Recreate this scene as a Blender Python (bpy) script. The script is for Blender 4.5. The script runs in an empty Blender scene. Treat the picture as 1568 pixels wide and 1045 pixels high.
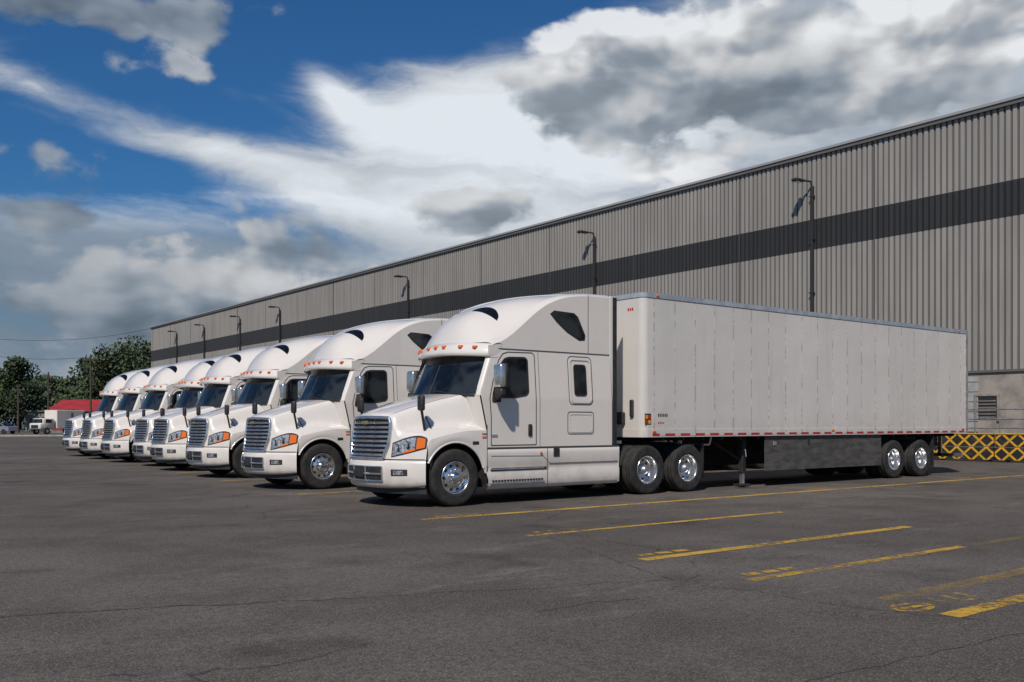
import bpy, bmesh, math, random
from mathutils import Vector, Matrix
random.seed(7)
rad = math.radians
sc = bpy.context.scene
sc.view_settings.view_transform = 'Standard'
sc.view_settings.look = 'None'
sc.view_settings.exposure = 0

# ------------------------------------------------------------------ node helpers
class N:
    def __init__(s, nt): s.nt = nt; s.n = nt.nodes; s.l = nt.links
    def new(s, t, **k):
        nd = s.n.new(t)
        for a, b in k.items(): setattr(nd, a, b)
        return nd
    def put(s, sock, v):
        if isinstance(v, bpy.types.NodeSocket): s.l.new(v, sock)
        elif v is not None: sock.default_value = v
    def m(s, op, a, b=None, c=None, clamp=False):
        nd = s.n.new('ShaderNodeMath'); nd.operation = op; nd.use_clamp = clamp
        s.put(nd.inputs[0], a); s.put(nd.inputs[1], b); s.put(nd.inputs[2], c)
        return nd.outputs[0]
    def ss(s, x, a, b, lo=0.0, hi=1.0):
        nd = s.n.new('ShaderNodeMapRange'); nd.interpolation_type = 'SMOOTHSTEP'
        s.put(nd.inputs[0], x)
        for i, v in enumerate((a, b, lo, hi)): s.put(nd.inputs[i+1], v)
        return nd.outputs[0]
    def mix(s, f, a, b, blend='MIX'):
        nd = s.n.new('ShaderNodeMix'); nd.data_type = 'RGBA'; nd.blend_type = blend
        s.put(nd.inputs[0], f)
        s.put(nd.inputs[6], (a[0], a[1], a[2], 1) if isinstance(a, (tuple, list)) else a)
        s.put(nd.inputs[7], (b[0], b[1], b[2], 1) if isinstance(b, (tuple, list)) else b)
        return nd.outputs[2]
    def comb(s, x, y, z=0.0):
        nd = s.n.new('ShaderNodeCombineXYZ'); s.put(nd.inputs[0], x); s.put(nd.inputs[1], y); s.put(nd.inputs[2], z)
        return nd.outputs[0]
    def noise(s, v, scale, det=4, rough=.5, dist=0.0):
        nd = s.n.new('ShaderNodeTexNoise'); s.put(nd.inputs['Vector'], v)
        nd.inputs['Scale'].default_value = scale; nd.inputs['Detail'].default_value = det
        nd.inputs['Roughness'].default_value = rough; nd.inputs['Distortion'].default_value = dist
        return nd.outputs[0]
    def vor(s, v, scale):
        nd = s.n.new('ShaderNodeTexVoronoi'); nd.voronoi_dimensions='2D'; nd.feature='F1'
        s.put(nd.inputs['Vector'], v); nd.inputs['Scale'].default_value = scale
        return nd.outputs['Distance']
    def sep(s, v):
        nd = s.n.new('ShaderNodeSeparateXYZ'); s.put(nd.inputs[0], v); return nd.outputs
    def scale(s, v, k):
        nd = s.n.new('ShaderNodeVectorMath'); nd.operation='SCALE'; s.put(nd.inputs[0], v); s.put(nd.inputs['Scale'], k); return nd.outputs[0]
    def bump(s, h, st, dist=.01):
        nd = s.n.new('ShaderNodeBump'); nd.inputs['Strength'].default_value = st
        nd.inputs['Distance'].default_value = dist; s.put(nd.inputs['Height'], h); return nd.outputs[0]

def mat(name, col=(.5,.5,.5), rough=.5, metal=0.0, coat=0.0, fn=None, spec=None):
    m = bpy.data.materials.new(name); m.use_nodes = True
    b = m.node_tree.nodes['Principled BSDF']
    b.inputs['Base Color'].default_value = (*col, 1)
    b.inputs['Roughness'].default_value = rough
    b.inputs['Metallic'].default_value = metal
    b.inputs['Coat Weight'].default_value = coat
    b.inputs['Coat Roughness'].default_value = .05
    if spec is not None: b.inputs['Specular IOR Level'].default_value = spec
    if fn:
        n = N(m.node_tree); tc = n.new('ShaderNodeTexCoord'); fn(n, b, tc)
    return m
def vary(c1, c2, scale, det=5, lo=.35, hi=.65, bump=0, bscale=60, stretch=None):
    def f(n, b, tc):
        v = tc.outputs['Object']
        if stretch:
            mp = n.new('ShaderNodeMapping'); n.put(mp.inputs[0], v); mp.inputs['Scale'].default_value = stretch; v = mp.outputs[0]
        n.put(b.inputs['Base Color'], n.mix(n.ss(n.noise(v, scale, det, .6), lo, hi), c1, c2))
        if bump: n.put(b.inputs['Normal'], n.bump(n.noise(tc.outputs['Object'], bscale, 3), bump))
    return f

def paint_fn(n, b, tc):
    o = tc.outputs['Object']; s = n.sep(o)
    d = n.noise(o, 2.2, 5, .65)
    low = n.ss(s[2], 1.1, .3)
    dirt = n.m('MULTIPLY', n.ss(d, .35, .75), n.m('ADD', n.m('MULTIPLY', low, .5), .07), clamp=True)
    n.put(b.inputs['Base Color'], n.mix(dirt, (.765,.715,.66), (.36,.32,.28)))
    n.put(b.inputs['Roughness'], n.m('ADD', n.m('MULTIPLY', dirt, .4), .20))
M_PAINT = mat('truck_white_paint', coat=1.0, fn=paint_fn)
M_SEAM = mat('panel_gap', (.06,.06,.06), .7)
M_BLACK = mat('black_plastic', fn=vary((.018,.018,.019),(.035,.034,.033), 9), rough=.5)
M_UNDER = mat('chassis_dark', fn=vary((.012,.012,.013),(.035,.032,.03), 5), rough=.75)
def glass_fn(n, b, tc):
    o = tc.outputs['Object']
    n.put(b.inputs['Base Color'], n.mix(n.ss(n.noise(o, 1.9, 3, .5), .42, .62), (.005,.006,.008), (.028,.034,.038)))
M_GLASS = mat('tinted_glass', rough=.04, fn=glass_fn, spec=.42)
M_CHROME = mat('chrome', fn=vary((.88,.88,.88),(.70,.70,.70), 12), rough=.16, metal=1)
M_BRIGHT = mat('bright_trim', fn=vary((.84,.84,.84),(.68,.68,.68), 9), rough=.24, metal=.92)
M_ALU = mat('aluminium', fn=vary((.74,.75,.77),(.50,.51,.53), 8), rough=.34, metal=.85)
M_RAIL = mat('trailer_top_rail', fn=vary((.38,.43,.49),(.28,.32,.37), 4), rough=.45)
M_TYRE = mat('tyre_rubber', fn=vary((.016,.016,.016),(.036,.033,.03), 7, bump=.3), rough=.85)
M_AMBER = mat('amber_lens', (.80,.17,.015), .2, coat=.5)
M_LENS = mat('headlamp_lens', fn=vary((.16,.17,.19),(.75,.77,.8), 20), rough=.06, metal=.5, coat=1)
M_RED = mat('red_lens', (.55,.02,.015), .3)
M_GOLD = mat('emblem_gold', (.6,.5,.25), .3, .8)
def trailer_fn(n, b, tc):
    o = tc.outputs['Object']; s = n.sep(o)
    fx = n.m('FRACT', n.m('DIVIDE', s[0], .62))
    dx = n.m('MULTIPLY', n.m('ABSOLUTE', n.m('SUBTRACT', fx, .5)), .62)
    mp = n.new('ShaderNodeMapping'); n.put(mp.inputs[0], o); mp.inputs['Scale'].default_value = (5, 1, 4.6)
    stre = n.noise(mp.outputs[0], 1.3, 6, .8)
    near = n.ss(n.m('ADD',dx,n.m('MULTIPLY',n.m('SUBTRACT',stre,.5),.10)), .038, .0)
    riv = n.m('MULTIPLY', near, n.ss(stre, .46, .58))
    riv = n.m('MULTIPLY', riv, n.ss(s[0], .05, .2))
    gen = n.m('MULTIPLY', n.ss(n.noise(o, .8, 5, .6), .35, .75), .38)
    mp2 = n.new('ShaderNodeMapping'); n.put(mp2.inputs[0], o); mp2.inputs['Scale'].default_value = (6, 1, .5)
    run = n.ss(n.noise(mp2.outputs[0], 1.0, 5, .65), .52, .75)
    low = n.m('MULTIPLY', n.ss(s[2], 1.8, 1.2), n.ss(stre, .3, .7))
    c = n.mix(gen, (.69,.655,.615), (.55,.525,.49))
    c = n.mix(n.m('MULTIPLY', run, .22), c, (.38,.34,.30))
    c = n.mix(n.m('MULTIPLY', low, .25), c, (.36,.32,.27))
    c = n.mix(n.m('MULTIPLY', riv, .85), c, (.12,.10,.08))
    pan = n.noise(n.comb(n.m('FLOOR', n.m('ADD',n.m('DIVIDE', s[0], .62),.5)), 0, 0), 3.7, 0)
    c = n.mix(n.m('MULTIPLY', n.ss(pan,.35,.65), .20), c, (.42,.41,.39))
    n.put(b.inputs['Base Color'], c)
    n.put(b.inputs['Normal'], n.bump(n.noise(o, 1.4, 1), .22, .05))
M_TRAIL = mat('trailer_panel', rough=.36, fn=trailer_fn)
def tape_fn(n, b, tc):
    s = n.sep(tc.outputs['Object'])
    f = n.m('GREATER_THAN', n.m('FRACT', n.m('DIVIDE', s[0], .46)), .36)
    n.put(b.inputs['Base Color'], n.mix(f, (.55,.52,.5), (.42,.03,.03)))
M_TAPE = mat('reflective_tape', rough=.4, fn=tape_fn)
M_SKIRT = mat('trailer_skirt', fn=vary((.055,.054,.052),(.10,.095,.09), 3, stretch=(1,1,3)), rough=.6)
M_STICK = mat('sticker_yellow', (.6,.4,.03), .5)

# ------------------------------------------------------------------ mesh builder
class MB:
    def __init__(s): s.v=[]; s.f=[]; s.mi=[]; s.sm=[]; s.mats=[]
    def mid(s, m):
        if m not in s.mats: s.mats.append(m)
        return s.mats.index(m)
    def face(s, pts, m, smooth=False):
        b = len(s.v); s.v += [tuple(p) for p in pts]; s.f.append(tuple(range(b, b+len(pts))))
        s.mi.append(s.mid(m)); s.sm.append(smooth)
    def grid(s, fn, nu, nv, m, smooth=True):
        b = len(s.v); k = s.mid(m)
        for i in range(nu+1):
            for j in range(nv+1): s.v.append(tuple(fn(i/nu, j/nv)))
        for i in range(nu):
            for j in range(nv):
                a = b+i*(nv+1)+j
                s.f.append((a, a+nv+1, a+nv+2, a+1)); s.mi.append(k); s.sm.append(smooth)
    def rbox(s, c, d, m, r=0.0, rot=None, seg=1):
        bm = bmesh.new(); bmesh.ops.create_cube(bm, size=1)
        for v in bm.verts: v.co = Vector((v.co.x*d[0], v.co.y*d[1], v.co.z*d[2]))
        if r > 0: bmesh.ops.bevel(bm, geom=bm.edges[:], offset=min(r, min(d)*.49), segments=seg, affect='EDGES', profile=.5)
        R = rot.to_matrix() if rot else Matrix.Identity(3)
        b = len(s.v); k = s.mid(m); C = Vector(c)
        bm.verts.index_update()
        for v in bm.verts: s.v.append(tuple(R @ v.co + C))
        for f in bm.faces:
            s.f.append(tuple(b+v.index for v in f.verts)); s.mi.append(k); s.sm.append(seg > 1)
        bm.free()
    def box(s, x0,x1,y0,y1,z0,z1, m, r=0.0):
        s.rbox(((x0+x1)/2,(y0+y1)/2,(z0+z1)/2),(abs(x1-x0),abs(y1-y0),abs(z1-z0)),m,r)
    def cyl(s, p0, p1, r0, m, r1=None, n=12, caps=True):
        p0=Vector(p0); p1=Vector(p1); r1 = r0 if r1 is None else r1
        d=(p1-p0).normalized(); a=d.orthogonal().normalized(); c=d.cross(a)
        ring=lambda p,r:[p+(a*math.cos(t)+c*math.sin(t))*r for t in [2*math.pi*i/n for i in range(n)]]
        A=ring(p0,r0); B=ring(p1,r1); b=len(s.v); k=s.mid(m); s.v+= [tuple(p) for p in A+B]
        for i in range(n):
            j=(i+1)%n; s.f.append((b+i,b+j,b+n+j,b+n+i)); s.mi.append(k); s.sm.append(True)
        if caps:
            if r0>1e-4: s.face(A[::-1],m)
            if r1>1e-4: s.face(B,m)
    def tube(s, pts, r, m, n=8):
        for a,b in zip(pts[:-1],pts[1:]): s.cyl(a,b,r,m,n=n)
    def lathe_y(s, prof, c, sg, m, n=36):
        b=len(s.v); k=s.mid(m); L=len(prof)
        for i in range(n):
            t=2*math.pi*i/n
            for r,o in prof: s.v.append((c[0]+r*math.cos(t), c[1]+sg*o, c[2]+r*math.sin(t)))
        for i in range(n):
            j=(i+1)%n
            for q in range(L-1):
                s.f.append((b+i*L+q,b+j*L+q,b+j*L+q+1,b+i*L+q+1)); s.mi.append(k); s.sm.append(True)
    def obj(s, name, parent=None, loc=(0,0,0)):
        me=bpy.data.meshes.new(name); me.from_pydata(s.v,[],s.f)
        for m in s.mats: me.materials.append(m)
        me.polygons.foreach_set('material_index', s.mi); me.polygons.foreach_set('use_smooth', s.sm); me.update()
        o=bpy.data.objects.new(name, me); sc.collection.objects.link(o); o.location=loc
        if parent: o.parent=parent
        return o
def empty(name, loc=(0,0,0)):
    e=bpy.data.objects.new(name,None); e.empty_display_size=.5; sc.collection.objects.link(e); e.location=loc; return e
def sinterp(pts, x):
    n=len(pts)
    if x<=pts[0][0]: return pts[0][1]
    if x>=pts[-1][0]: return pts[-1][1]
    for i in range(n-1):
        if x<=pts[i+1][0]:
            x0,y0=pts[i]; x1,y1=pts[i+1]; h=x1-x0; t=(x-x0)/h
            m0=(y1-pts[i-1][1])/(x1-pts[i-1][0]) if i>0 else (y1-y0)/h
            m1=(pts[i+2][1]-y0)/(pts[i+2][0]-x0) if i+2<n else (y1-y0)/h
            return (2*t**3-3*t*t+1)*y0+(t**3-2*t*t+t)*h*m0+(-2*t**3+3*t*t)*y1+(t**3-t*t)*h*m1
def sst(a,b,x):
    t=max(0,min(1,(x-a)/(b-a))); return t*t*(3-2*t)

# ------------------------------------------------------------------ wheels
TYRE=[(.285,.11),(.30,.135),(.33,.142),(.345,.139),(.40,.150),(.44,.150),(.455,.146),(.48,.138),(.497,.115),(.5,.09),(.488,.086),(.488,.07),(.5,.066),(.5,.01),(.488,.006),(.488,-.01),(.5,-.014),(.5,-.09),(.497,-.115),(.47,-.142),(.40,-.15),(.30,-.135),(.285,-.11)]
def wheel_steer(mb, x, y, sg):
    c=(x,y,.5)
    mb.lathe_y(TYRE,c,sg,M_TYRE,44)
    mb.lathe_y([(.29,.118),(.288,.136),(.277,.138),(.268,.12),(.262,.06),(.25,.055),(.225,.075),(.17,.118),(.14,.125),(.10,.125)],c,sg,M_BRIGHT,40)
    mb.lathe_y([(.105,.124),(.10,.165),(.085,.185),(.04,.195),(0.001,.196)],c,sg,M_CHROME,24)
    for i in range(10):
        t=2*math.pi*i/10
        p=Vector((x+.207*math.cos(t), y+sg*.085, .5+.207*math.sin(t)))
        nrm=Vector((.6*math.cos(t), sg*.8, .6*math.sin(t))).normalized()
        mb.cyl(p-nrm*.01,p+nrm*.012,.030,M_BLACK,n=12)
        t+=.31; q=Vector((x+.14*math.cos(t), y+sg*.12, .5+.14*math.sin(t)))
        mb.cyl(q,q+Vector((0,sg*.035,0)),.014,M_CHROME,n=6)
def wheel_drive(mb, x, y, sg):
    c=(x,y,.5)
    mb.lathe_y(TYRE,c,sg,M_TYRE,44)
    mb.lathe_y(TYRE,(x,y-sg*.33,.5),sg,M_TYRE,30)
    mb.lathe_y([(.29,.118),(.288,.136),(.277,.138),(.268,.12),(.258,.02),(.25,-.035),(.235,-.05),(.17,-.075),(.11,-.075)],c,sg,M_BRIGHT,40)
    mb.lathe_y([(.115,-.076),(.11,.03),(.09,.06),(.07,.065),(.065,.10),(.03,.11),(.001,.11)],c,sg,M_ALU,24)
    for i in range(10):
        t=2*math.pi*i/10
        p=Vector((x+.205*math.cos(t), y-sg*.064, .5+.205*math.sin(t)))
        mb.cyl(p-Vector((0,sg*.01,0)),p+Vector((0,sg*.008,0)),.030,M_BLACK,n=10)
        t+=.31; q=Vector((x+.145*math.cos(t), y-sg*.075, .5+.145*math.sin(t)))
        mb.cyl(q,q+Vector((0,sg*.05,0)),.014,M_CHROME,n=6)

# ------------------------------------------------------------------ tractor unit
def xf(y): return .09+.54*(min(abs(y),1.2)/1.2)**2.4
def F(y,z): return xf(y)+.13*max(0,z-.8)
def hoodz(t,y):
    a=abs(y)
    zh=1.59+.39*t**.8-.035*(a/.6)**2*(1-.7*t)
    zf=1.27+.17*math.sin(math.pi*.5*min(t/.85,1))
    if a>.95: zf-=.12*((a-.95)/.25)**2.2
    yh=.60+.32*t**1.3
    w=sst(yh,yh+.22-.04*t,a)
    z=zh+(zf-zh)*w
    z-=.07*(1-min(t/.07,1))**2
    return z
def xb(y): return 1.44+.46*(abs(y)/1.2)**3.5
def hoodp(t,y,off=0):
    x0=F(y,hoodz(0,y)); return Vector((x0+t*(xb(y)-x0), y, hoodz(t,y)+off))
def ys(z): return 1.2 if z<=1.9 else (1.2-.07*(z-1.9)/.9 if z<2.8 else 1.13)
RC=[(1.74,2.90),(1.82,3.10),(1.95,3.30),(2.14,3.48),(2.54,3.69),(3.16,3.87),(3.9,3.98),(4.5,4.02),(4.95,4.03)]
RS=[(2.0,2.90),(2.25,2.96),(2.5,3.10),(2.79,3.32),(3.1,3.56),(3.4,3.74),(3.8,3.88),(4.3,3.95),(4.95,3.97)]
def roofx0(y): return 1.74+.33*(abs(y)/1.13)**2.5
def roofz(x,y):
    a=min(abs(y)/1.13,1); c=sinterp(RC,x-(roofx0(y)-1.74)); s=sinterp(RS,x)
    z=s+max(0,c-s)*(1-a**2.8)
    if a>.9: z-=.05*((a-.9)/.1)**2
    return z
def ws(u,v,o=0):
    k=v; y=(-1+2*u)*(1.115-.055*k); q=abs(-1+2*u)**2.6
    return (1.44+.27*q+(.37)*k+ .03*q*k - o, y, 1.95+.80*k)
def build_tractor():
    parts={}
    b=MB()
    ts=[0,.01,.02,.035,.05,.07,.1]+[.1+.9*i/22 for i in range(1,23)]
    ycol=[-1.2+2.4*i/72 for i in range(73)]
    b.grid(lambda u,v: hoodp(ts[round(u*(len(ts)-1))], ycol[round(v*72)]), len(ts)-1, 72, M_PAINT)
    b.grid(lambda u,v: (F(ycol[round(u*72)], .82+(hoodz(0,ycol[round(u*72)])-.82)*v), ycol[round(u*72)], .82+(hoodz(0,ycol[round(u*72)])-.82)*v),72,10,M_PAINT)
    def cowl(u,v):
        s=-1+2*u; y=1.2*s; p=Vector((xb(y)-.004,y,hoodz(1,y)-.01))
        w0=Vector(ws(u,0)); y2=s*1.19
        q=Vector((w0.x+.04*(abs(s)**6),y2,1.955))
        return p.lerp(q,v)
    b.grid(cowl,48,5,M_PAINT)
    for sg in (-1,1):
        def side(u,v):
            t=u; p=hoodp(t,1.2); x=p.x
            d=.61**2-(x-1.24)**2
            zl=.5+math.sqrt(d) if d>0 else 0
            zl=max(zl,.82 if x<1.0 else .56)
            return (x, sg*(1.2+.012*math.sin(v*math.pi)), p.z+(zl-p.z)*v)
        b.grid(side,60,8,M_PAINT)
        pts=[(1.24+.615*math.cos(a), sg*1.195, .5+.615*math.sin(a)) for a in [math.pi*(.08+.78*i/26) for i in range(27)]]
        b.tube(pts,.022,M_PAINT,6)
        def xa(z):
            if z<1.42: return 1.9
            if z<1.97: return 1.9-.13*(z-1.42)/.55
            return 1.77+.34*(z-1.97)/.81
        def cs(u,v):
            z=.98+1.82*v; x0=xa(z); return (x0+(4.95-x0)*u, sg*ys(z), z)
        b.grid(cs,4,40,M_PAINT)
        def ap(u,v):
            z=1.94+.86*u; xo=xa(z); k=(z-1.94)/.86
            xi=1.72+.34*k-.02; yi=1.12-.06*k
            return (xo+(xi-xo)*v, sg*(yi+(ys(z)-yi)*(1-v**2)), z)
        b.grid(ap,8,6,M_PAINT)
        def fs(u,v):
            x=2.07+(4.95-2.07)*u; zt=roofz(x,1.13); return (x, sg*1.13, 2.79+(zt-2.79)*v)
        b.grid(fs,48,6,M_PAINT)
        pr=[(.26,1.12),(.29,1.17),(.34,1.195),(.44,1.2),(.55,1.2),(.60,1.185),(.66,1.185),(.70,1.2),(.9,1.2),(.985,1.2),(1.0,1.18)]
        def sk(u,v):
            z,y=pr[round(v*10)]; xs=1.9+ (0.04 if z<.5 else 0); return (xs+(5.15-xs)*u, sg*y, z)
        b.grid(sk,2,10,M_PAINT)
        b.box(5.13,5.15,sg*.75,sg*1.19,.3,.99,M_PAINT)
        b.box(1.9,1.93,sg*.8,sg*1.18,.3,1.0,M_BLACK)
    b.grid(lambda u,v: (lambda y: (lambda x:(x,y,roofz(x,y)))(roofx0(y)+(4.95-roofx0(y))*(u**1.5)))(-1.13+2.26*v),60,48,M_PAINT)
    b.grid(lambda u,v:(4.95,-1.13+2.26*u,.98+(roofz(4.95,-1.13+2.26*u)-.98)*v),24,2,M_PAINT)
    def vis(u,v):
        y=-1.15+2.3*u; x=1.57+.40*(abs(y)/1.15)**2.6
        pr=[(.22,2.69),(.05,2.675),(0,2.695),(.012,2.76),(.05,2.84),(.12,2.91),(.20,2.94),(.30,2.945)]
        d,z=pr[round(v*7)]; return (x+d,y,z-.05*(abs(y)/1.15)**2)
    b.grid(vis,40,7,M_PAINT)
    for sg in (-1,1):
        b.face([(1.97,sg*1.15,2.64),(1.97,sg*1.15,2.84),(2.3,sg*1.135,2.88),(2.25,sg*1.135,2.70)],M_PAINT)
    b.box(1.95,4.9,-1.1,1.1,.92,1.0,M_UNDER)
    parts['cab_body']=b
    b=MB()
    bp=[(.16,.32),(.05,.325),(-.01,.35),(-.045,.42),(-.06,.54),(-.065,.66),(-.05,.76),(-.02,.805),(.05,.822)]
    def bum(u,v):
        y=-1.2+2.4*u; d,z=bp[round(v*8)]; a=abs(y)/1.2
        k=a**4; return (xf(y)+d*(1-k*.7), y*(1+(-d)*.35*k), z+(.05*k if z<.5 else 0))
    b.grid(bum,60,8,M_PAINT)
    parts['bumper']=b
    def bx(y,z):
        for (d0,z0),(d1,z1) in zip(bp[:-1],bp[1:]):
            if z<=z1: d=d0+(d1-d0)*(z-z0)/(z1-z0); break
        return xf(y)+d*(1-(abs(y)/1.2)**4*.7)
    g=MB()
    g.grid(lambda u,v:(bx(-.60+1.2*u,.45+.25*v)-.008,-.60+1.2*u,.45+.25*v),16,6,M_BLACK)
    for zz in (.455,.575,.70):
        g.tube([(bx(y,zz)-.014,y,zz) for y in [-.60+1.2*i/14 for i in range(15)]],.014 if zz!=.575 else .02,M_BRIGHT,6)
    for y in (-.60,-.20,.20,.60): g.tube([(bx(y,z)-.014,y,z) for z in (.455,.575,.70)],.016,M_BRIGHT,6)
    g.rbox((bx(0,.58)-.03,0,.575),(.02,.34,.13),M_BLACK,.01)
    for sg in (-1,1):
        g.grid(lambda u,v:(bx(sg*(.76+.24*u),.55+.11*v)-.010,sg*(.76+.24*u),.55+.11*v),12,4,M_BLACK)
        g.grid(lambda u,v:(bx(sg*(.80+.15*u),.57+.07*v)-.018,sg*(.80+.15*u),.57+.07*v),10,4,M_LENS)
    g.grid(lambda u,v:(F(-1.19+2.38*u,.83)-.004,-1.19+2.38*u,.818+.016*v),50,1,M_SEAM)
    g.grid(lambda u,v:(xf(-1.15+2.3*u)+.10,-1.15+2.3*u,.24+.11*v),40,1,M_BLACK)
    G0,G1=.84,1.535
    def gw(z): return .58+.07*sst(G0,1.15,z)-.05*sst(1.40,1.56,z)
    def gp(s,z,off=0): y=s*gw(z); return (F(y,z)-off,y,z)
    g.grid(lambda u,v:gp(-1+2*u,G0+.005+(G1-G0-.01)*v,.006),24,10,M_BLACK)
    for i in range(8):
        z=.878+.079*i
        def bar(u,v):
            o,dz=[(.006,0),(.048,.004),(.040,.014),(.010,.042)][round(v*3)]
            return gp(-1+2*u,z+dz,o)
        g.grid(bar,24,3,M_BRIGHT,False)
    for s in (-.5,0,.5): g.tube([gp(s,G0+.01+(G1-G0-.02)*i/6,.03) for i in range(7)],.008,M_BLACK,6)
    ring=[gp(-1+2*i/20,G0,.025) for i in range(21)]+[gp(1,G0+(G1-G0)*i/8,.025) for i in range(1,9)]+[gp(1-2*i/20,G1+.015*math.sin(i/20*math.pi),.025) for i in range(1,21)]+[gp(-1,G1-(G1-G0)*i/8,.025) for i in range(1,9)]
    g.tube(ring,.030,M_BRIGHT,8)
    g.rbox((F(0,1.46)-.055,0,1.455),(.02,.2,.06),M_GOLD,.02)
    parts['grille']=g
    h=MB()
    def zlo(q): return .865+.15*q**1.3
    def zhi(q): return 1.11+.21*q-.13*q**5
    for sg in (-1,1):
        def hp(u,v,o):
            y=.705+.485*u; z=zlo(u)+(zhi(u)-zlo(u))*v
            return (F(y,z)-o*(1-u*.5), sg*(y+o*u*.9), z)
        h.grid(lambda u,v:hp(u,v,.006),16,6,M_BLACK)
        h.grid(lambda u,v:hp(.05+.66*u,.08+.82*v,.016),12,6,M_LENS)
        h.grid(lambda u,v:hp(.74+.22*u,.12+.74*v,.016),8,6,M_AMBER)
        h.grid(lambda u,v:hp(.40+.32*u,.07+.13*v,.020),8,2,M_AMBER)
        for uu,rr_ in ((.22,.060),(.50,.068)):
            c=Vector(hp(uu,.52,.02)); h.cyl(c,c+Vector((-.012,-.003*sg,0)),rr_,M_BLACK,n=16); h.cyl(c,c+Vector((-.018,-.003*sg,0)),rr_-.016,M_LENS,n=16)
        h.rbox((1.84,sg*1.212,1.20),(.09,.012,.035),M_AMBER,.005)
        h.rbox((1.84,sg*1.212,1.26),(.10,.008,.02),M_CHROME,.003)
        h.rbox((2.08,sg*1.204,1.22),(.13,.010,.05),M_ALU,.02)
    for y in (-.92,-.66,-.26,0,.26,.66,.92):
        x=1.57+.40*(abs(y)/1.15)**2.6
        h.rbox((x+.050,y,2.845-.05*(abs(y)/1.15)**2),(.085,.08,.055),M_AMBER,.015,seg=2)
    parts['lights']=h
    w=MB()
    w.grid(lambda u,v:ws(u,v),30,8,M_GLASS)
    for e in (0,1): w.tube([ws(e,i/8,.004) for i in range(9)],.016,M_BLACK,6)
    w.tube([ws(i/24,0.0,.01) for i in range(25)],.028,M_BLACK,6)
    w.tube([ws(.5,i/8,.001) for i in range(9)],.008,M_BLACK,6)
    for y0,y1 in ((.08,.42),(.54,.9)):
        w.tube([ws(y0,.02,.03),ws(y1,.10,.035)],.009,M_BLACK,5)
        w.tube([ws(y0+.1,.02,.03),ws(y1-.06,.09,.03)],.012,M_BLACK,5)
    def poly(pts,sg,m,off): w.face([(x,sg*(ys(z)+off),z) for x,z in pts],m)
    def rr(x0,x1,z0,z1,r,n=5):
        P=[]
        for cx,cz,a0 in ((x1-r,z1-r,0),(x0+r,z1-r,90),(x0+r,z0+r,180),(x1-r,z0+r,270)):
            for i in range(n+1):
                a=rad(a0+90*i/n); P.append((cx+r*math.cos(a),cz+r*math.sin(a)))
        return P
    DW=[(2.04,1.945),(2.12,2.20),(2.24,2.50),(2.34,2.61),(2.44,2.635),(2.80,2.645),(2.85,2.61),(2.85,2.02),(2.80,1.965),(2.5,1.915),(2.10,1.915)]
    def line(pts,sg,wd,m,off=.004,closed=False,mb=None):
        mb=mb or w
        if closed: pts=pts+[pts[0]]
        for (x0,z0),(x1,z1) in zip(pts[:-1],pts[1:]):
            L=math.hypot(x1-x0,z1-z0)
            if L<1e-6: continue
            nx_,nz_=-(z1-z0)/L*wd/2,(x1-x0)/L*wd/2; k=max(1,int(L/.2))
            for i in range(k):
                a=i/k;c=(i+1)/k
                A=(x0+(x1-x0)*a,z0+(z1-z0)*a);B=(x0+(x1-x0)*c,z0+(z1-z0)*c)
                q=[(A[0]+nx_,A[1]+nz_),(B[0]+nx_,B[1]+nz_),(B[0]-nx_,B[1]-nz_),(A[0]-nx_,A[1]-nz_)]
                mb.face([(x,sg*(ys(z)+off),z) for x,z in q],m)
    for sg in (-1,1):
        poly(DW,sg,M_GLASS,.006)
        line(DW,sg,.035,M_BLACK,.009,True)
        line([(2.30,1.93),(2.36,2.61)],sg,.02,M_BLACK,.012)
        R0=rr(3.84,4.44,1.80,2.72,.09); line(R0,sg,.016,M_SEAM,.004,True)
        R1=rr(3.88,4.40,1.85,2.67,.08); line(R1,sg,.035,M_PAINT,.016,True)
        poly(rr(3.99,4.27,1.99,2.55,.05),sg,M_GLASS,.009); line(rr(3.98,4.28,1.98,2.56,.05),sg,.026,M_BLACK,.012,True)
        R2=rr(3.80,4.46,1.24,1.66,.06); line(R2,sg,.016,M_SEAM,.004,True)
        line(rr(3.84,4.42,1.28,1.62,.05),sg,.016,M_PAINT,.010,True)
        w.face([(x,sg*1.138,z) for x,z in [(3.46,3.50),(3.55,3.545),(4.0,3.53),(4.08,3.48),(4.28,3.14),(4.27,3.07),(4.16,3.06),(3.86,3.20),(3.62,3.36)]],M_GLASS)
        w.face([(x,sg*1.1345,z) for x,z in [(3.42,3.50),(3.52,3.57),(4.02,3.555),(4.12,3.49),(4.31,3.14),(4.29,3.04),(4.15,3.03),(3.84,3.17),(3.58,3.35)]],M_BLACK)
        def sk(u,v,o):
            y=.22+.62*u; x=2.12+.25*(abs(y)/1.13)**1.6+.12+ (.20*math.sin(u*math.pi)**.6)*v
            return (x,sg*y,roofz(x,y)+o)
        w.grid(lambda u,v:sk(u,v,.008),16,4,M_GLASS)
    parts['windows']=w
    t=MB()
    for sg in (-1,1):
        door=[(2.0,1.05),(2.0,1.55),(1.97,1.90),(2.06,2.22),(2.20,2.58),(2.30,2.70),(2.42,2.735),(2.98,2.745),(3.03,2.70),(3.03,1.05)]
        line(door,sg,.018,M_SEAM,.004,True,t)
        line([(1.905,.60),(1.905,1.42)],sg,.018,M_SEAM,.006,False,t)
        line([(1.905,1.0),(5.14,1.0)],sg,.03,M_SEAM,.005,False,t)
        line([(2.2,2.79),(4.94,2.79)],sg,.018,M_SEAM,.008,False,t)
        line([(4.38,2.81),(4.38,3.93)],sg,.014,M_SEAM,.004,False,t)
        line([(3.12,1.02),(3.12,2.78)],sg,.010,M_SEAM,.003,False,t)
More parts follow.
